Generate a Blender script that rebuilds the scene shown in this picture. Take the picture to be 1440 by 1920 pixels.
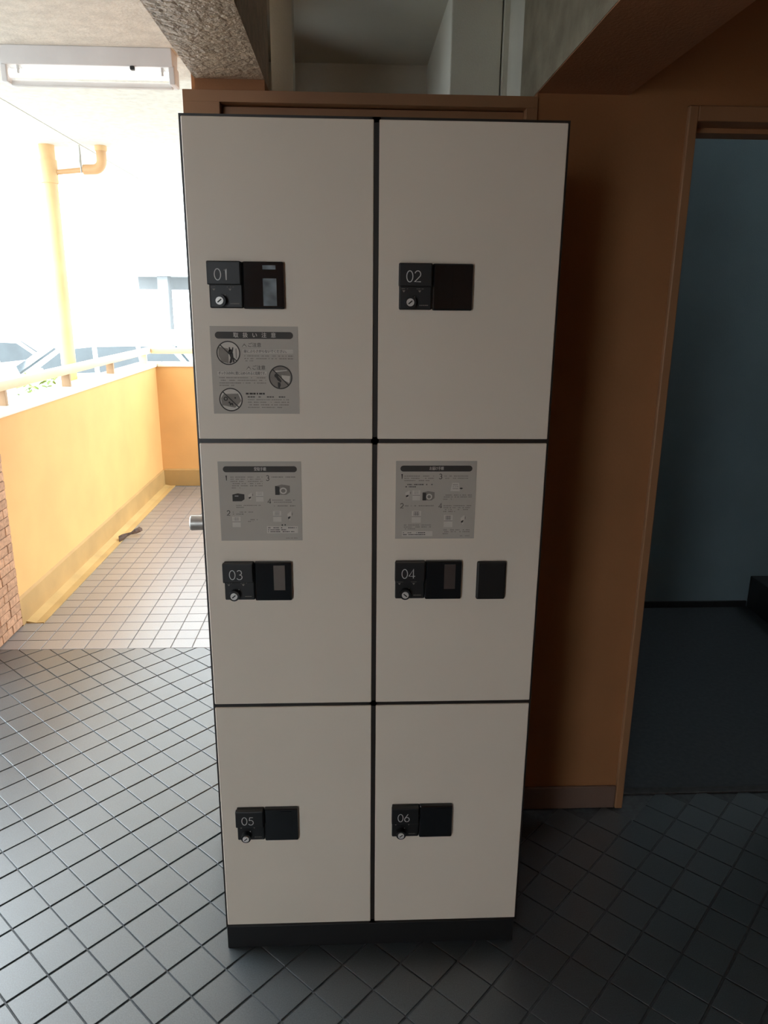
import bpy, bmesh, math, random
from mathutils import Vector, Matrix, Euler
random.seed(7)
for o in list(bpy.data.objects): bpy.data.objects.remove(o)
SC = bpy.context.scene
COL = SC.collection

# ------------------------------------------------------------------ camera
CAM = Vector((0.3113, -1.5252, 1.5684)); PITCH, YAW, ROLL, FPX = 0.27328, 0.0450, 0.00894, 1400.0
fw = Vector((math.sin(YAW)*math.cos(PITCH), math.cos(YAW)*math.cos(PITCH), -math.sin(PITCH)))
rt = Vector((math.cos(YAW), -math.sin(YAW), 0)); up = rt.cross(fw)
rt2 = rt*math.cos(ROLL)+up*math.sin(ROLL); up2 = up*math.cos(ROLL)-rt*math.sin(ROLL)
cd = bpy.data.cameras.new('camera'); cam = bpy.data.objects.new('camera', cd); COL.objects.link(cam)
cd.sensor_fit = 'VERTICAL'; cd.sensor_height = 36; cd.lens = FPX/1920*36; cd.clip_start = .02; cd.clip_end = 300
M = Matrix((rt2, up2, -fw)).transposed().to_4x4(); M.translation = CAM
cam.matrix_world = M; SC.camera = cam
def px(p):
    d = Vector(p)-CAM; z = d.dot(fw)
    if z < .05: return None
    return (720+FPX*d.dot(rt2)/z, 960-FPX*d.dot(up2)/z)

# ------------------------------------------------------------------ world, exposure
SKY = 7.0
w = bpy.data.worlds.new('overcast_sky'); SC.world = w; w.use_nodes = True
bg = w.node_tree.nodes['Background']; bg.inputs[0].default_value = (.84, .935, 1.0, 1); bg.inputs[1].default_value = SKY
SC.view_settings.view_transform = 'Standard'; SC.view_settings.look = 'None'
SC.view_settings.exposure = 0.22; SC.view_settings.gamma = 1.0; SC.view_settings.use_curve_mapping = False
SC.cycles.max_bounces = 14; SC.cycles.diffuse_bounces = 8; SC.cycles.use_denoising = True
SC.cycles.sample_clamp_indirect = 12

# ------------------------------------------------------------------ materials
def mat(name, col, rough=.6, var=.08, scale=6.0, bump=0.0, bscale=60.0, metal=0.0, spec=.5, detail=4, dist=.01,
        emit=None, rnd=0.0, coat=0.0, col2=None, mix=(.35, .7)):
    m = bpy.data.materials.new(name); m.use_nodes = True; nt = m.node_tree; N = nt.nodes; L = nt.links
    b = N['Principled BSDF']; b.inputs['Roughness'].default_value = rough; b.inputs['Metallic'].default_value = metal
    b.inputs['Specular IOR Level'].default_value = spec
    if coat: b.inputs['Coat Weight'].default_value = coat; b.inputs['Coat Roughness'].default_value = .38; b.inputs['Coat IOR'].default_value = 1.6
    tc = N.new('ShaderNodeTexCoord'); geo = N.new('ShaderNodeNewGeometry')
    nz = N.new('ShaderNodeTexNoise'); nz.inputs['Scale'].default_value = scale; nz.inputs['Detail'].default_value = detail
    L.new(geo.outputs['Position'], nz.inputs['Vector'])
    mx = N.new('ShaderNodeMix'); mx.data_type = 'RGBA'
    c2 = col2 or tuple(max(0, c*(1-var*2)) for c in col)
    mx.inputs[6].default_value = (*c2, 1); mx.inputs[7].default_value = (*[min(1, c*(1+(0 if col2 else var*.5))) for c in col], 1)
    mr = N.new('ShaderNodeMapRange'); mr.inputs[1].default_value = mix[0]; mr.inputs[2].default_value = mix[1]
    L.new(nz.outputs[0], mr.inputs[0]); L.new(mr.outputs[0], mx.inputs[0])
    out = mx.outputs[2]
    if rnd:
        oi = N.new('ShaderNodeObjectInfo'); ad = N.new('ShaderNodeMath'); ad.operation = 'ADD'
        L.new(oi.outputs['Random'], ad.inputs[0]); L.new(geo.outputs['Random Per Island'], ad.inputs[1])
        fr = N.new('ShaderNodeMath'); fr.operation = 'FRACT'; L.new(ad.outputs[0], fr.inputs[0])
        rr = N.new('ShaderNodeMapRange'); rr.inputs[3].default_value = 1-rnd; rr.inputs[4].default_value = 1+rnd
        L.new(fr.outputs[0], rr.inputs[0])
        hs = N.new('ShaderNodeHueSaturation'); L.new(rr.outputs[0], hs.inputs['Value']); L.new(out, hs.inputs['Color'])
        out = hs.outputs[0]
    L.new(out, b.inputs['Base Color'])
    if bump:
        n2 = N.new('ShaderNodeTexNoise'); n2.inputs['Scale'].default_value = bscale; n2.inputs['Detail'].default_value = 5
        L.new(geo.outputs['Position'], n2.inputs['Vector'])
        bp = N.new('ShaderNodeBump'); bp.inputs['Strength'].default_value = bump; bp.inputs['Distance'].default_value = dist
        L.new(n2.outputs[0], bp.inputs['Height']); L.new(bp.outputs[0], b.inputs['Normal'])
    if emit:
        b.inputs['Emission Color'].default_value = (*emit[0], 1); b.inputs['Emission Strength'].default_value = emit[1]
    return m
M_door = mat('off_white_door_paint', (.86, .765, .64), .42, .02, 3, .05, 260, dist=.002)
M_frame = mat('dark_brown_locker_frame', (.022, .018, .015), .4, .1, 8)
M_plinth = mat('black_plinth', (.006, .0065, .0075), .6, .1, 8)
M_panel = mat('black_lock_plastic', (.009, .0095, .010), .45, .1, 20, .03, 500, dist=.001)
M_gloss = mat('black_gloss_cover', (.010, .012, .014), .12, .1, 20)
M_num = mat('grey_numeral_print', (.62, .62, .60), .5, .03, 30)
M_silver = mat('silver_key_cylinder', (.80, .79, .76), .35, .05, 80, metal=.25)
M_slot = mat('dark_key_slot', (.01, .01, .01), .6, .1, 50)
M_strip_refl = mat('pale_blue_reflection', (.22, .27, .30), .25, .35, 30, detail=2)  # bright reflection painted on the door 01 display
M_strip_g = mat('grey_brown_display', (.16, .135, .115), .35, .05, 30)
M_strip_d = mat('dim_brown_display', (.075, .058, .052), .35, .05, 30)
M_stk = mat('grey_sticker', (.52, .475, .41), .5, .03, 12)
M_ink = mat('dark_sticker_ink', (.045, .038, .032), .55, .05, 40)
M_ink2 = mat('grey_sticker_ink', (.27, .24, .205), .55, .08, 40)
M_lite = mat('light_sticker_print', (.66, .61, .54), .5, .03, 40)
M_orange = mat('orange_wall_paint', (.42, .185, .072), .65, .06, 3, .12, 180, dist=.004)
M_orangef = mat('orange_steel_frame_paint', (.40, .20, .094), .5, .05, 4, .03, 300, dist=.002)
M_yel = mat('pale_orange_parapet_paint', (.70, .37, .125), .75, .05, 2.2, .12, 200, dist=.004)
M_skirt = mat('tan_skirting_paint', (.43, .255, .088), .7, .09, 4, .05, 150)
M_strip = mat('yellow_gutter_paint', (.56, .37, .14), .6, .08, 5, .05, 150)
M_cap = mat('cream_coping_paint', (.80, .72, .58), .65, .05, 5)
M_rail = mat('cream_handrail_paint', (.70, .50, .31), .5, .05, 5)
M_bracket = mat('shaded_rail_bracket', (.34, .22, .12), .5, .06, 8)  # brown holds the shade on the near brackets
M_stucco = mat('rough_sprayed_stucco', (.60, .43, .285), .5, .12, 30, .65, 62, dist=.018, spec=.6)
M_ceil = mat('sprayed_ceiling_paint', (.71, .67, .59), .85, .07, 26, .25, 90, dist=.012)
M_white = mat('off_white_wall_paint', (.76, .735, .63), .7, .05, 3, .1, 200)
M_side = mat('drab_cream_beam_paint', (.36, .315, .22), .8, .12, 14, .35, 90)
M_brown = mat('brown_beam_soffit_paint', (.46, .20, .09), .65, .06, 4, .2, 160)
M_base = mat('brown_baseboard', (.21, .13, .095), .6, .08, 5)
M_tile = mat('grey_floor_tile', (.050, .065, .072), .42, .25, 320, .15, 500, dist=.0012, spec=.95, rnd=.10, coat=.95)
M_tile_lit = mat('lit_corridor_tile', (.225, .215, .21), .36, .10, 220, .1, 500, dist=.001, spec=.9, rnd=.06, coat=.9)  # same tile as the hall, paler to hold the corridor's glare and bounce
M_grout = mat('grey_grout', (.10, .11, .115), .6, .15, 60, .2, 300)
M_grout2 = mat('light_grey_grout', (.24, .225, .21), .85, .15, 60, .2, 300)
M_brick = mat('red_brown_brick', (.50, .275, .155), .8, .15, 60, .25, 220, dist=.002, rnd=.15)
M_mortar = mat('dark_mortar', (.20, .115, .07), .9, .15, 60, .3, 250)
M_teal = mat('pale_teal_stairwell_paint', (.205, .28, .305), .7, .05, 3, .08, 160)
M_dark = mat('dark_stair_flooring', (.055, .062, .068), .55, .12, 60, .1, 300)
M_blk = mat('black_stair_trim', (.02, .02, .021), .5, .1, 30)
M_thresh = mat('worn_dark_metal_threshold', (.07, .068, .066), .5, .15, 40, metal=.3)
M_lamp = mat('white_enamel_lamp_body', (.62, .61, .60), .45, .04, 8)
M_tube = mat('fluorescent_tube_glass', (.9, .9, .88), .3, .02, 8, emit=((1, .99, .95), 1.6))
M_lampbar = mat('grey_lamp_guard', (.58, .57, .55), .5, .04, 8)
M_pipe = mat('orange_drain_pipe_paint', (.74, .47, .22), .5, .06, 6)
M_elbow = mat('tan_drain_pipe_paint', (.62, .36, .17), .5, .06, 6)
M_strap = mat('galvanised_strap', (.45, .45, .43), .45, .08, 30, metal=.6)
M_knob = mat('brushed_steel_knob', (.42, .41, .39), .38, .06, 60, metal=.8)
M_leafdry = mat('dry_brown_leaf', (.085, .036, .014), .7, .3, 60)
M_leaf = mat('green_shrub_leaf', (.24, .36, .08), .55, .25, 30, rnd=.3)
M_twig = mat('shrub_stem_bark', (.16, .11, .07), .8, .2, 40)
M_bwall = mat('white_building_render', (.80, .80, .79), .8, .03, 1.5)
M_bgrey = mat('grey_pilotis_concrete', (.30, .315, .32), .8, .06, 1.5)
M_asph = mat('pale_concrete_ground', (.50, .50, .49), .9, .08, 2)
M_car = mat('white_car_paint', (.82, .83, .84), .25, .02, 3)
M_car2 = mat('silver_car_paint', (.62, .64, .65), .25, .02, 3)
M_glass = mat('dark_tinted_car_glass', (.06, .075, .08), .08, .1, 3)
M_tyre = mat('black_tyre_rubber', (.02, .02, .02), .8, .1, 20)
M_hub = mat('silver_wheel_hub', (.5, .5, .5), .3, .1, 20, metal=.7)
M_chrome = mat('dark_window_trim', (.10, .10, .10), .4, .05, 10)
M_lampred = mat('red_tail_lamp', (.35, .03, .02), .2, .1, 10)

# ------------------------------------------------------------------ mesh helpers
def B(bm, x0, x1, y0, y1, z0, z1):
    vs = [bm.verts.new((x, y, z)) for x in (x0, x1) for y in (y0, y1) for z in (z0, z1)]
    for f in ((0, 1, 3, 2), (4, 6, 7, 5), (0, 4, 5, 1), (2, 3, 7, 6), (0, 2, 6, 4), (1, 5, 7, 3)):
        bm.faces.new([vs[i] for i in f])
def box(x0, x1, y0, y1, z0, z1, bev=0, seg=2):
    bm = bmesh.new(); B(bm, x0, x1, y0, y1, z0, z1)
    if bev: bmesh.ops.bevel(bm, geom=bm.edges[:], offset=bev, segments=seg, profile=.5, affect='EDGES')
    return bm
def boxes(*bs):
    bm = bmesh.new()
    for b in bs: B(bm, *b)
    return bm
def prism(pts, axis, a, b, bev=0):
    """extrude a closed outline; axis 'y': pts are (x,z); 'x': pts are (y,z); 'z': pts are (x,y)"""
    bm = bmesh.new()
    def P(p, t): return {'y': (p[0], t, p[1]), 'x': (t, p[0], p[1]), 'z': (p[0], p[1], t)}[axis]
    A = [bm.verts.new(P(p, a)) for p in pts]; C = [bm.verts.new(P(p, b)) for p in pts]
    bm.faces.new(A); bm.faces.new(C[::-1])
    n = len(pts)
    for i in range(n): bm.faces.new((A[i], C[i], C[(i+1) % n], A[(i+1) % n]))
    bmesh.ops.recalc_face_normals(bm, faces=bm.faces[:])
    if bev: bmesh.ops.bevel(bm, geom=bm.edges[:], offset=bev, segments=2, profile=.5, affect='EDGES')
    return bm
def tube(bm, path, radii, n=20, cap=True):
    path = [Vector(p) for p in path]
    if not isinstance(radii, (list, tuple)): radii = [radii]*len(path)
    rings = []; prev = None
    for i, p in enumerate(path):
        t = (path[min(i+1, len(path)-1)]-path[max(i-1, 0)]).normalized()
        if prev is None:
            a = Vector((0, 0, 1)) if abs(t.z) < .9 else Vector((1, 0, 0)); u = t.cross(a).normalized()
        else: u = (prev-t*prev.dot(t)).normalized()
        prev = u; v = t.cross(u)
        rings.append([bm.verts.new(p+(u*math.cos(k*2*math.pi/n)+v*math.sin(k*2*math.pi/n))*radii[i]) for k in range(n)])
    for a, b in zip(rings, rings[1:]):
        for k in range(n): bm.faces.new((a[k], a[(k+1) % n], b[(k+1) % n], b[k]))
    if cap: bm.faces.new(rings[0][::-1]); bm.faces.new(rings[-1])
    return bm
WP = {}
def obj(name, bm, m, parent=None, smooth=False, autos=True, org=None):
    bmesh.ops.recalc_face_normals(bm, faces=bm.faces[:])
    vs = [v.co for v in bm.verts]
    if org is None:
        lo = [min(v[i] for v in vs) for i in range(3)]; hi = [max(v[i] for v in vs) for i in range(3)]
        org = Vector(((lo[0]+hi[0])/2, (lo[1]+hi[1])/2, lo[2]))
    else: org = Vector(org)
    bmesh.ops.translate(bm, verts=bm.verts[:], vec=-org)
    me = bpy.data.meshes.new(name); bm.to_mesh(me); bm.free(); me.materials.append(m)
    if smooth:
        for p in me.polygons: p.use_smooth = True
        try: me.set_sharp_from_angle(angle=math.radians(38))
        except Exception: pass
    o = bpy.data.objects.new(name, me); COL.objects.link(o)
    place(o, org, parent); return o
def place(o, org, parent=None):
    WP[o.name] = Vector(org)
    if parent: o.parent = parent; o.location = Vector(org)-WP[parent.name]
    else: o.location = org
def inst(name, me, org, parent=None, rot=(0, 0, 0)):
    o = bpy.data.objects.new(name, me); COL.objects.link(o); place(o, org, parent); o.rotation_euler = rot; return o
def thing(name, loc, label, cat, group=None):
    o = bpy.data.objects.new(name, None); COL.objects.link(o); o.empty_display_size = .1; place(o, loc)
    return tag(o, label, cat, group)
def tag(o, label, cat, group=None):
    o['label'] = label; o['category'] = cat
    if group: o['group'] = group
    return o
def struct(name, bm, m, label=None, **k):
    o = obj(name, bm, m, **k); o['kind'] = 'structure'
    if label: o['label'] = label
    return o

# ================================================================== SETTING
YW = .52            # face of the wall with the two door frames
XP = -1.34          # inner face of the corridor parapet
YS = 1.715          # seam between hall floor and corridor floor
YF = 4.96           # face of the far parapet
ZC = 2.45           # hall ceiling
YL = .12           # end of the added light-blocking left wall; entrance is open to the brick wall
# ---- floors
CUT = []
fl = struct('floor', boxes((-2.3, 3.9, -3.2, YS, -.16, -.0035)), M_grout, 'grey square tiles laid diagonally across the hall floor')
fc = struct('floor_corridor', boxes((-1.5, 1.6, YS, YF+.2, -.16, -.0035)), M_grout2, 'square tiles coloured pale for glare, laid straight along the open corridor')
def tile_mesh(name, s, m, h=.005):
    bm = box(-s/2, s/2, -s/2, s/2, -h, 0)
    top = [e for e in bm.edges if all(v.co.z > -1e-6 for v in e.verts)]
    bmesh.ops.bevel(bm, geom=top, offset=.0008, segments=1, affect='EDGES')
    me = bpy.data.meshes.new(name); bm.to_mesh(me); bm.free(); me.materials.append(m); return me
def covered(p):
    q = px(p)
    if q is None: return True, 0
    x, y = q
    if x < -25 or x > 1465 or y > 1950 or y < -20: return True, 0
    # behind the locker or behind the wall and the frames
    xl = 336+(y-213)*.0598; xr = 1069-(y-227)*.069
    if xl+14 < x < xr-12 and 226 < y < 1768: return True, 0
    return False, 1/((Vector(p)-CAM).length)
def lay(floor, name, me, cells, rot, mat_, s):
    vis = []; rest = []
    for (x, y) in cells:
        hid, k = covered((x, y, 0))
        if x > .95: k *= .3                       # deep shade: joints cannot be told apart there
        (rest if hid else vis).append((k, x, y))
    vis.sort(reverse=True)
    rest += vis[300:]
    for k, x, y in vis[:300]:
        inst(name, me, (x, y, random.uniform(-.0004, .0004)), floor, (0, 0, rot))
    bm = bmesh.new()
    for k, x, y in rest:
        b2 = bmesh.new(); b2.from_mesh(me)
        bmesh.ops.transform(b2, matrix=Matrix.Translation((x, y, 0)) @ Matrix.Rotation(rot, 4, 'Z'), verts=b2.verts[:])
        t = bpy.data.meshes.new('t'); b2.to_mesh(t); b2.free(); bm.from_mesh(t); bpy.data.meshes.remove(t)
    o = obj(name+'_field', bm, mat_, floor, org=(0, 0, 0)); o['kind'] = 'stuff'
tm = tile_mesh('floor_tile', .0962, M_tile)
a = Vector((.0729, -.0713)); b_ = Vector((.0690, .0721)); o0 = Vector((-.569, .082))+(a+b_)/2
cells = []
for i in range(-45, 46):
    for j in range(-45, 46):
        p = o0+a*i+b_*j
        if -1.36 < p.x < .0 and YS-.066 < p.y < YS+.066: CUT.append((p.x, p.y))
        if -1.36 < p.x < 3.2 and -2.2 < p.y < YS-.066 and not (p.y > YW-.02 and p.x < 1.20 and p.x > -.06): cells.append((p.x, p.y))
hall_cells = [c for c in cells if not (c[1] > YW+.05 and c[0] > .9)]
lay(fl, 'floor_tile', tm, hall_cells, math.radians(-44.05), M_tile, .0955)
for x, y in CUT:
    bm = bmesh.new(); bm.from_mesh(tm); bmesh.ops.transform(bm, matrix=Matrix.Translation((x, y, 0)) @ Matrix.Rotation(math.radians(-44.05), 4, 'Z'), verts=bm.verts[:])
    r_ = bmesh.ops.bisect_plane(bm, geom=bm.verts[:]+bm.edges[:]+bm.faces[:], plane_co=(0, YS-.002, 0), plane_no=(0, 1, 0), clear_outer=True)
    if len(bm.verts) > 5:
        ed = [e for e in bm.edges if e.is_boundary]
        if ed: bmesh.ops.contextual_create(bm, geom=ed)
        obj('floor_tile', bm, M_tile, fl, org=(x, y, 0))
    else: bm.free()
cm = tile_mesh('corridor_tile', .0950, M_tile_lit)
cells = [(-.840+.05-.0998*4+.0998*i, YS+.05+.0998*j) for i in range(-1, 12) for j in range(0, 32) if i >= 0 or j < 3]
lay(fc, 'corridor_tile', cm, [c for c in cells if c[0] < .35], 0, M_tile_lit, .095)
# ---- corridor parapet, skirting, gutter strip
struct('wall_parapet', boxes((XP-.14, XP, 1.98, YF+.14, -.75, 1.03)), M_yel, 'orange painted parapet along the open corridor')
struct('wall_far', boxes((XP, 1.6, YF, YF+.14, -.75, 1.03)), M_yel, 'orange parapet across the far end of the corridor')
struct('trim_1', box(XP-.17, XP+.015, 1.98, YF+.17, 1.03, 1.062, .008), M_cap, 'pale coping on the long parapet')
struct('trim_2', box(XP+.016, 1.6, YF-.015, YF+.17, 1.03, 1.062, .008), M_cap, 'pale coping on the far parapet')
struct('baseboard_parapet', prism([(XP, 0), (XP+.014, 0), (XP+.012, .135), (XP, .145)], 'y', 1.98, YF), M_skirt, 'tan painted skirting under the parapet')
struct('baseboard_far', prism([(YF, 0), (YF-.014, 0), (YF-.012, .14), (YF, .15)], 'x', XP+.014, 1.6), M_skirt, 'tan painted skirting under the far parapet')
struct('trim_3', prism([(XP+.014, -.008), (XP+.10, -.008), (XP+.10, .003), (XP+.06, .001), (XP+.014, .010)], 'y', 2.018, YF-.014), M_strip, 'yellow painted gutter strip beside the corridor tiles')
# ---- brick low wall at the near end of the parapet
bw = struct('wall_brick', boxes((XP-.14, XP+.009, 1.36, 1.98, -.16, 1.0)), M_mortar, 'low red brick wall at the end of the parapet')
bh, bd, BR = .0395, .020, random.Random(3)
BM = {}
for bl in (.050, .105, .150):
    t = box(-bd/2, bd/2, -bl/2, bl/2, 0, bh, .0022, 1); BM[bl] = bpy.data.meshes.new('brick'); t.to_mesh(BM[bl]); t.free(); BM[bl].materials.append(M_brick)
for r in range(22):
    y = 1.979; z = .006+r*.0436; first = True
    while y > 1.42:
        bl = BR.choice((.105, .150, .105)) if not (first and r % 2) else BR.choice((.050, .105)); first = False
        inst('brick', BM[bl], (XP+.004+BR.uniform(-.001, .001), y-bl/2, z), bw); y -= bl+.0045
struct('trim_4', box(XP-.16, XP+.03, 1.34, 1.98, 1.0, 1.045, .006), M_cap, 'pale coping on the low brick wall')
# ---- ceilings
struct('ceiling_corridor', boxes((-1.42, 1.6, 1.78, 3.6, 2.53, 2.75), (-1.42, -.25, 3.6, YF+.4, 2.53, 2.75)), M_ceil, 'pale ceiling over the open corridor')  # far part cut back out of view so sky light reaches the parapets
struct('ceiling_eave', boxes((-1.95, -1.428, 1.78, YF+.4, 2.53, 2.75)), M_ceil, 'outer strip of the corridor ceiling beyond a groove')
struct('ceiling_entry', boxes((-1.44, -.066, -3.2, 1.78, 2.40, 2.75)), M_ceil, 'sprayed cream ceiling beside the rough beam')
struct('ceiling_hall', boxes((-.066, 4.0, -3.2, YW+.12, ZC, 2.75), (-.066, .82, YW+.12, 1.78, ZC, 2.75)), M_white, 'pale ceiling above the lockers')
struct('trim_5', boxes((-.066, .103, -3.2, .63, 2.088, 2.47)), M_stucco, 'rough stucco ceiling beam above the lockers')
struct('trim_6', boxes((.775, 1.005, -3.2, YW, 2.072, ZC)), M_brown, 'brown painted ceiling beam beside the stair door')
struct('trim_7', boxes((.7735, .775, -3.2, YW+.2, 2.074, ZC)), M_side, 'pale side of the brown ceiling beam')
# ---- wall with the door frames
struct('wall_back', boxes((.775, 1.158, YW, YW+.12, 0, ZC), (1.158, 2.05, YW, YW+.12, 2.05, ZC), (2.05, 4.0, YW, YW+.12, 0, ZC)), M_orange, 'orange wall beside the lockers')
struct('wall_beam_end', boxes((-.066, .103, YW-.002, YW+.1, 2.06, 2.088)), M_orange, 'orange wall strip under the rough beam')
struct('baseboard_back', box(.70, 1.157, YW-.010, YW, 0, .080, .003), M_base, 'brown baseboard under the orange wall')
# door frame behind the lockers
d1 = bpy.data.objects.new('door_1', None); COL.objects.link(d1); place(d1, (.33, YW, 0)); d1['kind'] = 'structure'; d1['label'] = 'orange steel door frame behind the lockers'
obj('jamb', box(-.095, -.007, YW-.012, YW+.11, 0, 2.036, .0006), M_orangef, d1)
obj('jamb', box(.748, .775, YW-.012, YW+.11, 0, 2.036, .0006), M_orangef, d1)
obj('frame_head', box(-.095, .775, YW-.012, YW+.11, 2.036, 2.062, .0006), M_orangef, d1)
obj('door_leaf', box(-.007, .748, YW+.022, YW+.06, .005, 2.034, .002), M_orangef, d1)
# stair door frame
d2 = bpy.data.objects.new('door_2', None); COL.objects.link(d2); place(d2, (1.6, YW, 0)); d2['kind'] = 'structure'; d2['label'] = 'orange steel frame of the open stair door'
obj('jamb', box(1.158, 1.182, YW-.014, YW+.13, 0, 2.050, .003), M_orangef, d2)
obj('jamb', box(2.03, 2.054, YW-.014, YW+.13, 0, 2.050, .003), M_orangef, d2)
obj('frame_head', box(1.182, 2.03, YW-.014, YW+.13, 2.014, 2.050, .003), M_orangef, d2)
obj('door_stop', box(1.182, 1.190, YW+.06, YW+.13, 0, 2.002, .001), M_orangef, d2)
obj('door_stop', box(1.182, 2.03, YW+.06, YW+.13, 2.002, 2.014, .001), M_orangef, d2)
obj('threshold', box(1.182, 2.03, YW+.055, YW+.085, -.004, .005, .002), M_thresh, d2)
# ---- shaft above and behind the locker door frame
struct('wall_shaft_back', boxes((-.06, .80, 1.70, 1.78, 0, ZC)), M_white, 'pale wall far back above the door frame')
struct('wall_corridor', boxes((-.095, -.055, YW+.11, 1.78, 0, 2.10), (-.095, -.055, YW+.11, .66, 2.10, 2.47), (-.095, -.055, .92, 1.10, 2.10, 2.47), (-.095, -.055, 1.10, 1.30, 2.30, 2.47), (-.095, -.055, 1.30, 1.78, 2.10, 2.47), (-.095, -.055, .66, .92, 2.36, 2.47)), M_orange, 'orange side wall of the corridor')  # upper gaps are added, out of view, to light the shaft recess
struct('wall_shaft_left', boxes((.103, .160, .70, .78, 2.0, ZC)), M_white, 'pale pier beside the rough beam')
struct('wall_shaft_box', box(.607, .757, .95, 1.70, 2.0, ZC, .004), M_white, 'pale boxed duct under the ceiling')
struct('wall_shaft_pier', boxes((.7605, .82, .93, 1.0, 2.0, ZC)), M_white, 'pale narrow panel beside the boxed duct')
struct('wall_shaft_right', boxes((.775, .82, YW+.12, 1.75, 0, ZC)), M_white, 'pale side wall of the shaft')
# ---- stairwell behind the stair door
struct('floor_stair', boxes((.82, 4.0, YW+.09, 2.15, -.16, .0)), M_dark, 'dark flooring of the stairwell')
struct('wall_stair', boxes((.82, 4.0, 2.15, 2.25, 0, 4.4)), M_teal, 'pale teal stairwell wall')
struct('wall_stair_left', boxes((.82, .90, YW+.12, 2.15, 0, 4.4)), M_teal)
struct('wall_stair_upper', boxes((.82, 4.0, YW+.04, YW+.12, 2.75, 4.4)), M_teal)
struct('ceiling_stair', boxes((.82, 4.0, YW+.04, 2.25, 4.4, 4.5)), M_white)
struct('wall_stair_right', boxes((4.0, 4.1, YW, 2.25, 0, 3.3), (4.0, 4.1, YW, 1.2, 3.3, 4.5)), M_teal)
struct('baseboard_stair', box(.90, 2.44, 2.138, 2.15, 0, .035, .002), M_blk, 'black skirting of the stairwell')
st = thing('staircase', (3.0, 1.6, 0), 'dark staircase rising beyond the open stair door', 'stairs')
for k in range(6):
    obj('step', box(2.44+.26*k, 2.44+.26*(k+1)+.02 if k < 5 else 3.99, YW+.13, 2.138, .002 if k == 0 else .18*k-.02, .18*(k+1), .004), M_blk, st)
# ---- shell behind the camera and to the right
WX0, WX1, WZ0, WZ1 = -1.39, -.66, .20, 2.39      # glazed opening behind the camera
struct('wall_front', boxes((-1.6, WX0, -3.3, -3.2, 0, ZC), (WX1, 4.0, -3.3, -3.2, 0, ZC), (WX0, WX1, -3.3, -3.2, 0, WZ0), (WX0, WX1, -3.3, -3.2, WZ1, ZC)), M_orange)
wf = struct('window_1', boxes((WX0, WX0+.03, -3.29, -3.22, WZ0, WZ1), (WX1-.03, WX1, -3.29, -3.22, WZ0, WZ1), (WX0+.03, WX1-.03, -3.29, -3.22, WZ0, WZ0+.03), (WX0+.03, WX1-.03, -3.29, -3.22, WZ1-.03, WZ1)), M_strap, 'window frame in the wall facing the lockers')
struct('wall_left_blocker', boxes((-1.55, -1.40, -3.2, YL, 0, 2.40)), M_orange)  # unseen wall added to cut light from the left opening
struct('wall_right', boxes((3.9, 4.0, -3.2, YW, 0, ZC)), M_orange)

# ================================================================== LOCKER
W, D, ZT = .72, .44, 1.895
lk = thing('parcel_locker', (.36, .22, 0), 'tall off white parcel locker with six numbered doors and black plinth', 'locker')
obj('carcass', boxes((-.004, .005, .004, D, .066, 1.900), (.715, .724, .004, D, .066, 1.900), (.352, .368, .004, D, .066, 1.900),
                     (.005, .715, .004, D, 1.8905, 1.900), (.005, .715, .004, D, .066, .0785),
                     (.005, .715, .004, D, .6775, .6915), (.005, .715, .004, D, 1.2845, 1.3005), (.005, .715, D-.01, D, .07, 1.89)), M_frame, lk)
obj('plinth', box(-.003, .719, .004, D-.02, 0, .066, .002), M_plinth, lk)
XC = [(.0005, .3548), (.3652, .7195)]
ZR = [(.0750, .6800), (.6890, 1.2880), (1.2970, 1.8950)]
NUM = {(2, 0): '01', (2, 1): '02', (1, 0): '03', (1, 1): '04', (0, 0): '05', (0, 1): '06'}

def ribbon(bm, pts, wd, y):
    n = len(pts); L = []; R = []
    for i, p in enumerate(pts):
        q0 = pts[max(i-1, 0)]; q1 = pts[min(i+1, n-1)]
        t = Vector((q1[0]-q0[0], q1[1]-q0[1])); t.normalize(); nn = Vector((-t.y, t.x))*wd/2
        if 0 < i < n-1:
            t0 = Vector((p[0]-q0[0], p[1]-q0[1])).normalized(); c = max(.5, abs(t.dot(t0))); nn /= c
        L.append(bm.verts.new((p[0]+nn.x, y, p[1]+nn.y))); R.append(bm.verts.new((p[0]-nn.x, y, p[1]-nn.y)))
    for i in range(n-1): bm.faces.new((L[i], L[i+1], R[i+1], R[i]))
def arc(cx, cz, rx, rz, a0, a1, n=18):
    return [(cx+rx*math.cos(math.radians(a0+(a1-a0)*i/n)), cz+rz*math.sin(math.radians(a0+(a1-a0)*i/n))) for i in range(n+1)]
DG = {'0': [arc(.31, .5, .29, .5, 90, 450, 32)],
      '1': [[(.18, .86), (.36, 1.0), (.36, 0)]],
      '2': [arc(.32, .70, .27, .30, 165, -38, 18)+[(.04, .02), (.62, .02)]],
      '3': [arc(.29, .74, .24, .26, 150, -90, 16)[:-1]+[(.29, .50)], [(.29, .52)]+arc(.29, .26, .28, .27, 78, -155, 18)],
      '4': [[(.48, 0), (.48, 1.0), (.02, .24), (.66, .24)]],
      '5': [[(.56, .98), (.20, .98), (.12, .56)]+arc(.29, .31, .29, .32, 118, -150, 18)],
      '6': [[(.44, 1.0), (.10, .48)]+arc(.31, .29, .27, .29, 150, 510, 28)]}
def digits(bm, s, x, z, h, y, wd):
    for ch in s:
        for st_ in DG[ch]: ribbon(bm, [(x+p[0]*h, z+p[1]*h) for p in st_], wd, y)
        x += h*.74
def rect(bm, x0, x1, z0, z1, y):
    bm.faces.new([bm.verts.new(v) for v in ((x0, y, z0), (x1, y, z0), (x1, y, z1), (x0, y, z1))])
def poly(bm, pts, y): bm.faces.new([bm.verts.new((p[0], y, p[1])) for p in pts])
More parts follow.
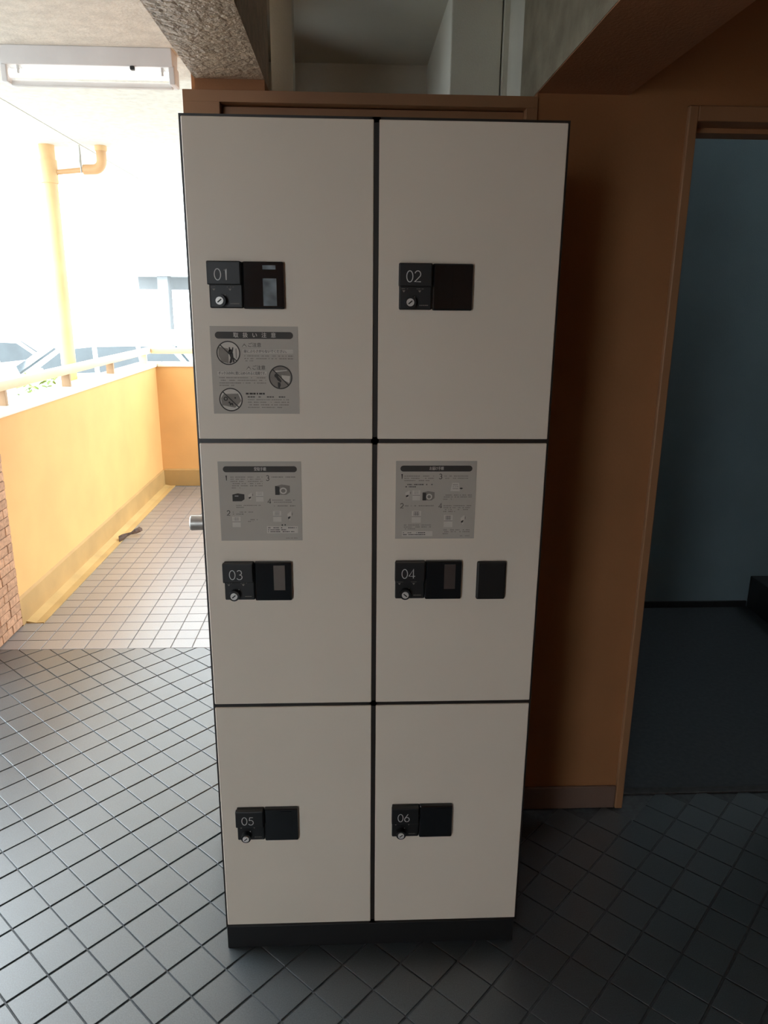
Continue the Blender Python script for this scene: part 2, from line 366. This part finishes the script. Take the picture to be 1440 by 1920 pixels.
def disc(bm, cx, cz, r, y, n=32): poly(bm, arc(cx, cz, r, r, 0, 360, n)[:-1], y)
def cyl(cx, cz, r, y0, y1, n=28, bev=0):
    return prism(arc(cx, cz, r, r, 0, 360, n)[:-1], 'y', y0, y1, 0)
_dg = None
def text(bm, s, x, z, size, y, align='LEFT', width=None):
    cu = bpy.data.curves.new('lettering', 'FONT'); cu.body = s; cu.size = size; cu.align_x = align; cu.align_y = 'CENTER'
    to = bpy.data.objects.new('lettering', cu); COL.objects.link(to)
    dg = bpy.context.evaluated_depsgraph_get(); me = bpy.data.meshes.new_from_object(to.evaluated_get(dg))
    bpy.data.objects.remove(to); bpy.data.curves.remove(cu)
    if len(me.vertices):
        xs = [v.co.x for v in me.vertices]; w0 = max(xs)-min(xs); sc = width/w0 if width and w0 else 1
        c = (max(xs)+min(xs))/2
        for v in me.vertices:
            px_ = (v.co.x-c)*sc+c if align == 'CENTER' else (v.co.x-min(xs))*sc
            v.co = (x+px_, y, z+v.co.y)
        bm.from_mesh(me)
        for v in me.vertices: v.co = (v.co.x+size*.022, v.co.y-.00004, v.co.z)      # second pass: heavier strokes
        bm.from_mesh(me)
    bpy.data.meshes.remove(me)
def micro(bm, x0, x1, z, h, y, dens=.75):
    x = x0
    while x < x1:
        l = random.uniform(.4, 1.4)*h*1.6
        if random.random() < dens: rect(bm, x, min(x+l, x1), z-h/2, z+h/2, y)
        x += l+h*random.uniform(.2, .6)

class Sheet:
    """a printed sticker: fractions u (right) and v (down) of its square"""
    def __init__(s, x0, z1, sz): s.x, s.z, s.s = x0, z1, sz; s.dark = bmesh.new(); s.grey = bmesh.new(); s.lite = bmesh.new()
    def P(s, u, v): return (s.x+u*s.s, s.z-v*s.s)
    def rect(s, bm, u0, u1, v0, v1, y): rect(bm, *[s.x+u0*s.s, s.x+u1*s.s], *[s.z-v1*s.s, s.z-v0*s.s], y)
    def poly(s, bm, pts, y): poly(bm, [s.P(*p) for p in pts], y)
    def bar(s, u0, u1, v0, v1, y):
        r = (v1-v0)/2; pts = [(u1-r+r*math.cos(t), (v0+v1)/2-r*math.sin(t)) for t in [math.radians(-90+i*15) for i in range(13)]]
        pts += [(u0+r-r*math.cos(t), (v0+v1)/2+r*math.sin(t)) for t in [math.radians(-90+i*15) for i in range(13)]]
        s.poly(s.dark, pts, y)
    def lines(s, u0, u1, vs, h=.010, bm=None, y=-.0012, dens=.75):
        for v in vs: micro(bm or s.grey, s.x+u0*s.s, s.x+u1*s.s, s.z-v*s.s, h*s.s, y, dens)
    def txt(s, bm, t, u, v, size, y, align='LEFT', width=None): text(bm, t, s.x+u*s.s, s.z-v*s.s, size*s.s, y, align, width*s.s if width else None)
    def ring(s, u, v, r):
        ribbon(s.dark, arc(s.x+u*s.s, s.z-v*s.s, r*s.s, r*s.s, 0, 360, 40), .013*s.s, -.0020)
        k = r*.72; ribbon(s.dark, [s.P(u-k, v-k), s.P(u+k, v+k)], .012*s.s, -.0020)
    def keypad(s, u0, u1, v0, v1, ink):
        s.rect(s.lite, u0, u1, v0, v1, -.0012); du, dv = u1-u0, (v1-v0)
        a0, a1, b0, b1 = u0+.2*du, u1-.2*du, v0+.06*dv, v0+.40*dv
        s.rect(ink, a0, a1, b0, b1, -.0015)
        for i in range(3):
            for j in range(3):
                cu, cv = a0+(i+.5)*(a1-a0)/3, b0+(j+.5)*(b1-b0)/3; e = .009
                s.rect(s.lite, cu-e, cu+e, cv-e*.7, cv+e*.7, -.0018)
        s.rect(ink, u0, u1, v0+.47*dv, v0+.50*dv, -.0015)
    def card(s, u0, u1, v0, v1):
        du, dv = u1-u0, v1-v0
        s.poly(s.lite, [(u0, v0+.3*dv), (u0+.75*du, v0), (u0+.75*du, v0+.5*dv), (u0+.1*du, v0+.75*dv)], -.0012)
        s.poly(s.dark, [(u0+.1*du, v0+.6*dv), (u0+.6*du, v0+.5*dv), (u0+.5*du, v0+.72*dv), (u0+.15*du, v0+.8*dv)], -.0016)
        s.poly(s.lite, [(u0+.3*du, v0+.8*dv), (u0+.6*du, v0+.7*dv), (u0+.5*du, v0+dv)], -.0012)
        s.poly(s.grey, [(u0+.85*du, v0+.2*dv), (u1, v0+.15*dv), (u1, v0+.4*dv), (u0+.85*du, v0+.45*dv)], -.0012)
    def crate(s, u0, u1, v0, v1, open_=True):
        du, dv = u1-u0, v1-v0
        s.poly(s.dark if not open_ else s.grey, [(u0, v0+.15*dv), (u0+.45*du, v0), (u1, v0+.12*dv), (u1, v0+.75*dv), (u0+.75*du, v1), (u0, v1)], -.0012)
        s.poly(s.dark, [(u0, v0+.15*dv), (u0+.3*du, v0+.2*dv), (u0+.3*du, v1), (u0, v1)], -.0015)
        if open_:
            ribbon(s.lite, [s.P(u0+.55*du+.2*du*math.cos(t), v0+.6*dv+.25*dv*math.sin(t)) for t in [i*.33 for i in range(20)]], .016*s.s, -.0018)
        else:
            s.rect(s.lite, u0+.2*du, u0+.5*du, v0+.3*dv, v0+.37*dv, -.0018)
    def build(s, door):
        obj('sticker', box(s.x, s.x+s.s, -.0009, .0, s.z-s.s, s.z), M_stk, door)
        for bm, n, m in ((s.dark, 'sticker_dark_print', M_ink), (s.grey, 'sticker_grey_print', M_ink2), (s.lite, 'sticker_light_print', M_lite)):
            if len(bm.verts): obj(n, bm, m, door)['kind'] = 'stuff'
            else: bm.free()

def sheet_caution(door):
    s = Sheet(.0335, 1.5215, .1725); d, g, l = s.dark, s.grey, s.lite
    s.bar(.055, .945, .062, .140, -.0012)
    for i, ch in enumerate('取扱い注意'): s.txt(l, ch, .292+.107*i, .102, .062, -.0016, 'CENTER')
    for (u, v) in ((.20, .30), (.79, .575), (.205, .835)):
        disc(l if u < .5 else g, *s.P(u, v), .128*s.s, -.0011); s.ring(u, v, .130)
    # hanging on a door
    s.poly(g, [(.09, .23), (.20, .25), (.20, .42), (.12, .40), (.085, .33)], -.0013)
    disc(d, *s.P(.225, .285), .026*s.s, -.0015, 16)
    for pts in ([(.207, .285), (.207, .235), (.222, .235), (.226, .28)], [(.236, .285), (.247, .235), (.260, .238), (.250, .29)],
                [(.205, .30), (.252, .30), (.258, .36), (.225, .365)], [(.222, .35), (.246, .36), (.238, .405), (.215, .42), (.205, .412)], [(.245, .36), (.262, .36), (.268, .40), (.245, .41)]): s.poly(d, pts, -.0015)
    s.rect(g, .283, .293, .25, .36, -.0014)
    # shut inside the box
    s.poly(l, [(.72, .50), (.86, .49), (.87, .50), (.73, .515)], -.0014)
    disc(d, *s.P(.742, .555), .024*s.s, -.0015, 16)
    for pts in ([(.735, .575), (.765, .570), (.800, .615), (.790, .635), (.755, .61)], [(.755, .63), (.785, .635), (.79, .665), (.775, .70), (.757, .69)]): s.poly(d, pts, -.0015)
    s.poly(l, [(.80, .55), (.90, .56), (.89, .64), (.81, .60)], -.0013)
    # things that may not be put in
    s.poly(g, [(.12, .77), (.29, .765), (.325, .85), (.25, .93), (.10, .90), (.09, .82)], -.0013)
    ribbon(d, arc(*s.P(.145, .825), .019*s.s, .019*s.s, 0, 360, 16), .012*s.s, -.0016)
    disc(d, *s.P(.185, .868), .011*s.s, -.0016, 10); s.poly(d, [(.185, .875), (.225, .872), (.232, .905), (.218, .905), (.210, .89), (.20, .905), (.19, .90)], -.0016)
    disc(d, *s.P(.255, .815), .010*s.s, -.0016, 10)
    for (u, v) in ((.385, .212), (.425, .468)):
        s.poly(g, [(u, v-.022), (u+.03, v+.02), (u-.03, v+.02)], -.0012); s.poly(l, [(u, v), (u+.022, v+.018), (u-.022, v+.018)], -.0014)
        s.txt(d, 'ご注意', u+.045, v, .052, -.0012, width=.145)
    s.rect(l, .365, .94, .258, .305, -.0012); s.txt(d, '扉にぶらさがらないでください。', .375, .282, .040, -.0016, width=.49)
    s.rect(l, .065, .63, .510, .555, -.0012); s.txt(d, 'ボックスの中に閉じ込められると危険です。', .075, .533, .040, -.0016, width=.545)
    s.lines(.38, .94, (.332, .362)); s.lines(.39, .48, (.388,)); s.lines(.08, .62, (.582, .612, .642)); s.lines(.08, .25, (.67,))
    s.lines(.38, .60, (.765,), .020, d, -.0012, .95); s.lines(.40, .88, (.803,), .012, d, -.0012, .6); s.lines(.40, .88, (.835, .865, .895)); s.lines(.40, .80, (.925,))
    s.build(door)
def sheet_collect(door):
    s = Sheet(.0350, 1.2500, .1715); d, g, l = s.dark, s.grey, s.lite
    s.bar(.06, .95, .058, .132, -.0012); s.txt(l, '受取手順', .505, .095, .050, -.0016, 'CENTER', .145)
    for n, u, v in (('1', .075, .235), ('2', .083, .675), ('3', .575, .235), ('4', .585, .525)): digits(d, n, *s.P(u, v), .062*s.s, -.0012, .008*s.s)
    s.lines(.145, .53, (.192, .219, .246, .273, .300)); s.lines(.145, .26, (.327,)); s.lines(.63, .93, (.192,), .012)
    s.crate(.16, .305, .395, .495, False); s.card(.35, .41, .385, .485); s.keypad(.445, .535, .375, .50, d)
    s.lines(.20, .50, (.548,)); s.lines(.2, .3, (.572,)); s.lines(.155, .42, (.632,)); s.lines(.155, .29, (.658,), .012)
    s.crate(.68, .86, .285, .415); s.lines(.64, .92, (.482, .508)); s.lines(.66, .92, (.555,), .012)
    s.keypad(.145, .245, .69, .825, d); s.lines(.29, .46, (.73,), .012); s.lines(.32, .40, (.752,))
    s.keypad(.645, .745, .62, .757, d); s.card(.82, .885, .62, .75)
    disc(d, *s.P(.755, .800), .010*s.s, -.0012, 10); disc(d, *s.P(.79, .798), .009*s.s, -.0012, 10)
    s.rect(l, .565, .945, .815, .905, -.0012); s.lines(.58, .93, (.834,), .010, d, -.0016); s.lines(.58, .80, (.860,), .010, d, -.0016); s.lines(.58, .90, (.885,), .010, d, -.0016)
    s.lines(.80, .94, (.970,), .008)
    s.build(door)
def sheet_deliver(door):
    s = Sheet(.4042, 1.2510, .1700); d, g, l = s.dark, s.grey, s.lite
    s.bar(.055, .945, .058, .132, -.0012); s.txt(l, 'お届け手順', .50, .095, .050, -.0016, 'CENTER', .175)
    for n, u, v in (('1', .055, .225), ('2', .06, .60), ('3', .535, .225), ('4', .54, .60)): digits(d, n, *s.P(u, v), .062*s.s, -.0012, .008*s.s)
    s.lines(.105, .47, (.19, .218, .246)); s.lines(.12, .46, (.297,), .012, d); s.lines(.12, .25, (.325,), .012, d)
    s.card(.12, .19, .37, .48); s.keypad(.21, .305, .37, .50, d); s.crate(.335, .485, .38, .50)
    s.lines(.12, .48, (.57,), .012); s.keypad(.205, .32, .635, .79, d)
    s.lines(.09, .45, (.82, .845)); s.lines(.09, .25, (.87,)); s.rect(l, .085, .47, .90, .968, -.0012); s.lines(.10, .38, (.92, .945), .010, d, -.0016)
    s.lines(.60, .90, (.19, .218)); s.poly(l, [(.70, .275), (.785, .275), (.80, .385), (.68, .38)], -.0012); s.lines(.71, .78, (.30, .325, .35), .008, None, -.0015)
    s.poly(d, [(.79, .345), (.815, .335), (.84, .345), (.815, .358)], -.0015)
    s.lines(.60, .95, (.432, .457)); s.lines(.595, .70, (.485,)); s.lines(.60, .95, (.57, .595, .62)); s.lines(.6, .75, (.645,))
    s.keypad(.61, .72, .69, .85, d); s.card(.82, .885, .69, .82); s.lines(.61, .94, (.885, .91)); s.lines(.60, .68, (.935,)); s.lines(.82, .95, (.965,), .008)
    s.build(door)

def lock(door, num, x, z):
    """black combination lock unit, lower left corner at x, z on the door face"""
    ph, pw = .0865, .1440
    def OB(n, bm, m, **k): return obj(n, bm, m, door, **k)
    OB('lock_plate', box(x, x+.0640, -.008, .002, z, z+ph, .0025), M_panel)
    OB('number_cover', box(x-.0015, x+.0630, -.020, -.008, z+.0435, z+ph+.0005, .002), M_panel)
    OB('keypad_cover', box(x+.0650, x+pw, -.011, .002, z-.001, z+ph+.0005, .003), M_gloss)
    for i_, ch in enumerate(num):
        bm = bmesh.new(); digits(bm, ch, x+.0130+i_*.0152, z+.0520, .0205, -.02035, .0017); OB('numeral', bm, M_num)
    kx, kz = x+.0212, z+.0140
    OB('key_knob', cyl(kx, kz, .0115, -.021, -.007), M_panel, smooth=True)
    OB('key_cylinder', cyl(kx, kz, .0074, -.0235, -.020), M_silver, smooth=True)
    bm = bmesh.new(); s = -1 if num == '04' else 1
    ribbon(bm, [(kx-.0036, kz-.0030*s), (kx+.0036, kz+.0030*s)], .0024, -.0237); OB('key_slot', bm, M_slot)
    bm = bmesh.new(); disc(bm, kx+.009, kz+.0105, .0010, -.0083, 10); OB('index_dot', bm, M_num)
    bm = bmesh.new()
    for q in (.009, .040):
        poly(bm, [(x+q-.003, z+.0365), (x+q+.003, z+.0365), (x+q, z+.0325)], -.0083); micro(bm, x+q-.006, x+q+.008, z+.0395, .0010, -.0083)
    OB('dial_marks', bm, M_ink2)['kind'] = 'stuff'
    bm = bmesh.new(); micro(bm, x+.040, x+.057, z+.0085, .0016, -.0083, .95); OB('maker_print', bm, M_ink2)['kind'] = 'stuff'
    if num == '01':
        OB('display_strip', box(x+.1040, x+.1300, -.0122, -.011, z+.0050, z+.0560), M_strip_refl); OB('display_strip', box(x+.1040, x+.1290, -.0122, -.011, z+.0725, z+.0800), M_strip_refl)  # two plates coloured as a reflection in the cover
    elif num in ('03', '04'):
        OB('display_strip', box(x+.1060, x+.1300, -.0122, -.011, z+.0240, z+.0800), M_strip_g if num == '03' else M_strip_d)
    else:
        OB('display_strip', box(x+.1040, x+.1300, -.0120, -.011, z+.0060, z+.0800), M_gloss)
for (r, c), num in sorted(NUM.items(), key=lambda t: t[1]):
    x0, x1 = XC[c]; z0, z1 = ZR[r]
    dr = obj('door', box(x0, x1, 0, .020, z0, z1, .0012, 1), M_door, lk)
    lock(dr, num, (.0378, .4055)[c], (.3300, .9455, 1.5555)[r])
    if num == '01': sheet_caution(dr)
    if num == '03': sheet_collect(dr)
    if num == '04':
        sheet_deliver(dr)
        obj('card_reader', box(.5830, .6470, -.010, .001, .9425, 1.0300, .004), M_panel, dr)

# ================================================================== CORRIDOR THINGS
# fluorescent lamp
fx = thing('ceiling_lamp', (-.60, 1.45, 2.40), 'white fluorescent ceiling lamp with bare tube', 'lamp')
FX0, FX1, FY = -.885, -.300, 1.385
obj('lamp_body', prism([(FY, 2.40), (FY+.10, 2.40), (FY+.085, 2.345), (FY+.015, 2.345)], 'x', FX0, FX1, .003), M_lamp, fx)
for xa, xb in ((FX0-.004, FX0+.018), (FX1-.018, FX1+.004)):
    obj('lamp_socket', box(xa, xb, FY+.02, FY+.09, 2.292, 2.352, .004), M_lamp, fx)
obj('fluorescent_tube', tube(bmesh.new(), [(FX0+.018, FY+.045, 2.324), (FX1-.018, FY+.045, 2.324)], .0135), M_tube, fx, smooth=True)
obj('lamp_guard', box(FX0+.015, FX1-.015, FY+.055, FY+.078, 2.288, 2.306, .003), M_lampbar, fx)
obj('pull_switch', box(-.447, -.432, FY+.010, FY+.028, 2.334, 2.346, .003), M_slot, fx)
for q in (.09, .93): obj('tube_clip', box(FX0+(FX1-FX0)*q-.004, FX0+(FX1-FX0)*q+.004, FY+.028, FY+.062, 2.320, 2.346, .001), M_lampbar, fx)
# handrail
hr = thing('handrail', (XP-.07, 3.3, 1.06), 'cream handrail on short brackets above the corridor parapet', 'handrail')
obj('rail', box(XP-.10, XP-.045, 1.70, YF+.10, 1.135, 1.185, .010), M_rail, hr, smooth=True)
obj('rail', box(XP-.045, 1.55, YF+.045, YF+.10, 1.135, 1.185, .010), M_rail, hr, smooth=True)
for y in (2.25, 3.12, 3.98, 4.88): obj('bracket', box(XP-.098, XP-.047, y-.012, y+.012, 1.060, 1.137, .002), M_bracket if y < 4.5 else M_rail, hr)
# drain pipe
PXX, PY = -1.65, 3.84
dp = thing('drain_pipe', (PXX, PY, -.75), 'orange vertical drain pipe outside the parapet with a bent side branch', 'pipe')
obj('pipe', tube(bmesh.new(), [(PXX, PY, -.75), (PXX, PY, 2.532)], .048, 24), M_pipe, dp, smooth=True)
obj('pipe_collar', tube(bmesh.new(), [(PXX, PY, 2.300), (PXX, PY, 2.440)], .055, 24), M_pipe, dp, smooth=True)
obj('branch_pipe', tube(bmesh.new(), [(PXX+.04, PY, 2.366), (-1.42, PY, 2.386)], .016, 16), M_elbow, dp, smooth=True)
pth = [(-1.425, PY, 2.386), (-1.36, PY, 2.388)]+[(-1.36+.055*math.sin(t), PY, 2.443-.055*math.cos(t)) for t in [math.radians(15*k) for k in range(1, 7)]]+[(-1.305, PY, 2.500)]
obj('elbow', tube(bmesh.new(), pth, .031, 20), M_elbow, dp, smooth=True)
obj('pipe_collar', tube(bmesh.new(), [(-1.305, PY, 2.498), (-1.305, PY, 2.532)], .037, 20), M_pipe, dp, smooth=True)
obj('hanger_strap', tube(bmesh.new(), [(-1.432, PY-.03, 2.36), (-1.432, PY-.03, 2.39), (-1.437, PY-.02, 2.43), (-1.435, PY-.015, 2.47), (-1.438, PY-.01, 2.531)], [.004, .005, .009, .006, .003], 8), M_strap, dp, smooth=True)
# door knob on the corridor wall
kn = thing('door_knob', (-.095, .60, .918), 'grey metal door knob sticking out behind the locker', 'knob')
obj('knob_rose', tube(bmesh.new(), [(-.095, .60, .941), (-.101, .60, .941)], .030, 24), M_knob, kn, smooth=True)
obj('knob_grip', tube(bmesh.new(), [(-.101, .60, .941), (-.118, .60, .941), (-.121, .60, .941), (-.158, .60, .941), (-.161, .60, .941)], [.012, .012, .0215, .0225, .020], 24), M_knob, kn, smooth=True)
# dry leaf
bm = bmesh.new(); L = []
ctl = [(-1.262, 3.36, .010, .034, .3), (-1.245, 3.39, .014, .030, .5), (-1.228, 3.43, .018, .013, .9), (-1.205, 3.455, .022, .007, 1.2), (-1.180, 3.475, .030, .020, .8), (-1.158, 3.50, .036, .030, .4), (-1.146, 3.52, .030, .014, .2)]
for x, y, z, wd, tw in ctl: L.append([Vector((x-.35*wd*s, y+wd*s*math.cos(tw), z+wd*s*math.sin(tw)*.8+abs(s)*.008)) for s in (-1, -.5, 0, .5, 1)])
rows = [[bm.verts.new(v) for v in r] for r in L]+[]
low = [[bm.verts.new(v-Vector((0, 0, .003))) for v in r] for r in L]
for g, fl_ in ((rows, 1), (low, -1)):
    for i in range(len(g)-1):
        for j in range(4): bm.faces.new((g[i][j], g[i+1][j], g[i+1][j+1], g[i][j+1])[::fl_])
for i in range(len(rows)-1):
    for j in (0, 4): bm.faces.new((rows[i][j], rows[i+1][j], low[i+1][j], low[i][j]))
for i in (0, len(rows)-1):
    for j in range(4): bm.faces.new((rows[i][j], rows[i][j+1], low[i][j+1], low[i][j]))
mz = min(v.co.z for v in bm.verts); bmesh.ops.translate(bm, verts=bm.verts[:], vec=(0, 0, .004-mz))
tag(obj('dry_leaf', bm, M_leafdry), 'curled brown dry leaf on the corridor floor by the gutter strip', 'leaf')

# ================================================================== OUTSIDE
GZ = -.75
struct('floor_ground', boxes((-60, 40, -30, 70, GZ-.2, GZ)), M_asph, 'pale ground outside the building')
# shrubs beyond the parapet
def shrub(x, y, h, r, n, label, seed):
    rg = random.Random(seed); t = thing('shrub', (x, y, GZ), label, 'shrub', 'shrubs beyond the parapet')
    bm = bmesh.new()
    for k in range(7):
        a_ = rg.uniform(0, 6.28); q = rg.uniform(.3, .8)*r
        tube(bm, [(x, y, GZ), (x+q*.4*math.cos(a_), y+q*.4*math.sin(a_), GZ+h*.5), (x+q*math.cos(a_), y+q*math.sin(a_), GZ+h*.92)], [.014, .009, .003], 6)
    obj('stem', bm, M_twig, t)
    bm = bmesh.new()
    for k in range(n):
        a_ = rg.uniform(0, 6.28); zz = rg.uniform(.25, 1.0); rr = (r-.04)*math.sqrt(rg.random())*(min(1, .4+zz) if zz < .8 else math.sqrt(max(.05, 1-((zz-.8)/.22)**2)))
        c = Vector((x+rr*math.cos(a_), y+rr*math.sin(a_), GZ+h*zz)); R_ = Euler((rg.uniform(-.9, .9), rg.uniform(-.9, .9), rg.uniform(0, 6.28))).to_matrix(); s = rg.uniform(.6, 1.2)*.035
        P = [Vector((0, -s, 0)), Vector((.42*s, -.2*s, .12*s)), Vector((.3*s, .6*s, .08*s)), Vector((0, s, -.1*s)), Vector((-.3*s, .6*s, .08*s)), Vector((-.42*s, -.2*s, .12*s))]
        vs = [bm.verts.new(c+R_ @ p) for p in P]
        bm.faces.new((vs[0], vs[1], vs[2], vs[3])); bm.faces.new((vs[0], vs[3], vs[4], vs[5]))
    o = obj('foliage', bm, M_leaf, t)
shrub(-1.95, 2.88, 1.82, .40, 2200, 'leafy green shrub just behind the parapet, under the handrail', 1)
shrub(-1.95, 2.12, 1.80, .30, 1000, 'leafy green shrub behind the parapet beside the brick wall', 2)
shrub(-2.15, 4.55, 1.76, .30, 500, 'green shrub behind the parapet past the drain pipe', 3)
# cars
def car(loc, rz, label, paint, h=1.0, tail=.55):
    t = thing('car', loc, label, 'car', 'cars parked behind the parapet'); ox, oy, oz = loc
    R_ = Matrix.Rotation(rz, 4, 'Z'); T = Matrix.Translation(Vector(loc)) @ R_ @ Matrix.Diagonal((1, 1, h, 1))
    def CB(n, bm, m, sm=False):
        bmesh.ops.transform(bm, matrix=T, verts=bm.verts[:]); return obj(n, bm, m, t, smooth=sm)
    body = [(-2.1, .32), (-2.15, .55), (-2.05, .88), (-1.2, .96), (1.55, .98), (2.05, .93), (2.12, .6), (2.08, .32)]
    bm = bmesh.new(); A = []
    for yy, sh in ((-.84, .0), (-.80, .02), (0, .03), (.80, .02), (.84, .0)):
        A.append([bm.verts.new((px_*(1 if abs(yy) < .82 else .985), yy, pz+(sh if pz > .8 else 0))) for px_, pz in body])
    for p, q in zip(A, A[1:]):
        for i in range(len(body)): bm.faces.new((p[i], q[i], q[(i+1) % len(body)], p[(i+1) % len(body)]))
    bm.faces.new(A[0]); bm.faces.new(A[-1][::-1]); CB('car_body', bm, paint, True)
    cab = [(-1.30, .94), (-.55, 1.40), (-.2, 1.47), (.9, 1.47), (1.40, 1.40), (1.40+tail, .96)]
    bm = bmesh.new(); A = []
    def wy(z): return .80-(z-.94)*.30
    for sg in (-1, 1): A.append([bm.verts.new((x, sg*wy(z), z)) for x, z in cab])
    for i in range(len(cab)): bm.faces.new((A[0][i], A[1][i], A[1][(i+1) % len(cab)], A[0][(i+1) % len(cab)]))
    bm.faces.new(A[0]); bm.faces.new(A[1][::-1]); bmesh.ops.bevel(bm, geom=bm.edges[:], offset=.03, segments=2, affect='EDGES'); CB('cabin', bm, paint, True)
    for sg in (-1, 1):
        for pts in ([(-1.05, 1.0), (-.50, 1.36), (-.02, 1.40), (-.02, 1.0)], [(.06, 1.0), (.06, 1.40), (.72, 1.40), (.78, 1.0)], [(.86, 1.0), (.80, 1.40), (1.30, 1.36), (1.40+tail*.55, 1.04)]):
            bm = bmesh.new(); vs = [[bm.verts.new((x, sg*(wy(z)+o_), z)) for x, z in pts] for o_ in (-.01, .006)]
            bm.faces.new(vs[0]); bm.faces.new(vs[1][::-1])
            for i in range(len(pts)): bm.faces.new((vs[0][i], vs[0][(i+1) % len(pts)], vs[1][(i+1) % len(pts)], vs[1][i]))
            CB('side_window', bm, M_glass)
        for xx in (-1.35, 1.30):
            CB('wheel', tube(bmesh.new(), [(xx, sg*.66, .32), (xx, sg*.85, .32)], .32, 24), M_tyre, True)
            CB('wheel_hub', tube(bmesh.new(), [(xx, sg*.84, .32), (xx, sg*.86, .32)], .19, 20), M_hub, True)
        CB('tail_lamp', box(2.04, 2.11, sg*.70-.08, sg*.70+.08, .70, .90, .01), M_lampred)
        CB('mirror', box(-1.0, -.85, sg*.86-.06, sg*.86+.06, .98, 1.10, .02), paint)
    for q0, q1 in (((-1.20, 1.0), (-.60, 1.37)), ((1.44, 1.37), (1.40+tail*.92, 1.02))):
        bm = bmesh.new(); V = []
        for (x, z) in (q0, q1):
            for sg in (-1, 1): V.append((x, sg*(wy(z)-.09), z))
        dx = Vector((q1[1]-q0[1], 0, -(q1[0]-q0[0]))).normalized()*.035
        if dx.x*(q0[0]) < 0: dx = -dx
        lo = [bm.verts.new(Vector(v)-dx*.4) for v in V]; hi = [bm.verts.new(Vector(v)+dx) for v in V]
        for f in ((0, 1, 3, 2),): bm.faces.new([lo[i] for i in f]); bm.faces.new([hi[i] for i in f][::-1])
        for i, j in ((0, 1), (1, 3), (3, 2), (2, 0)): bm.faces.new((lo[i], lo[j], hi[j], hi[i]))
        CB('windscreen', bm, M_glass)
    return t
car((-4.5, 12.7, GZ), math.radians(25), 'white estate car parked beyond the handrail, ahead of the pilotis building', M_car, 1.09, .35)
car((-8.2, 14.6, GZ), math.radians(50), 'silver car parked beyond the drain pipe', M_car2, 1.04)
car((.2, 15.4, GZ), math.radians(8), 'white car parked past the end of the handrail', M_car, .93)
# building behind
bd_ = thing('apartment_building', (-1.5, 21, GZ), 'white building raised on grey pilotis beyond the parked cars', 'building')
obj('facade', boxes((-6.4, 9, 18, 26, 2.16, 14)), M_bwall, bd_)
obj('soffit_beam', boxes((-5.2, 9, 19.0, 19.4, 1.85, 2.16)), M_bgrey, bd_)
for x in (-4.39, -.4, 3.6): obj('column', box(x-.13, x+.13, 18.2, 18.6, GZ, 2.16, .01), M_bgrey, bd_)
obj('boundary_wall', box(-9, 9, 17.6, 17.8, GZ, .88, .02), M_bwall, bd_)
obj('rear_wall', boxes((-3.7, 9, 23, 23.3, GZ, 2.16)), M_bwall, bd_)
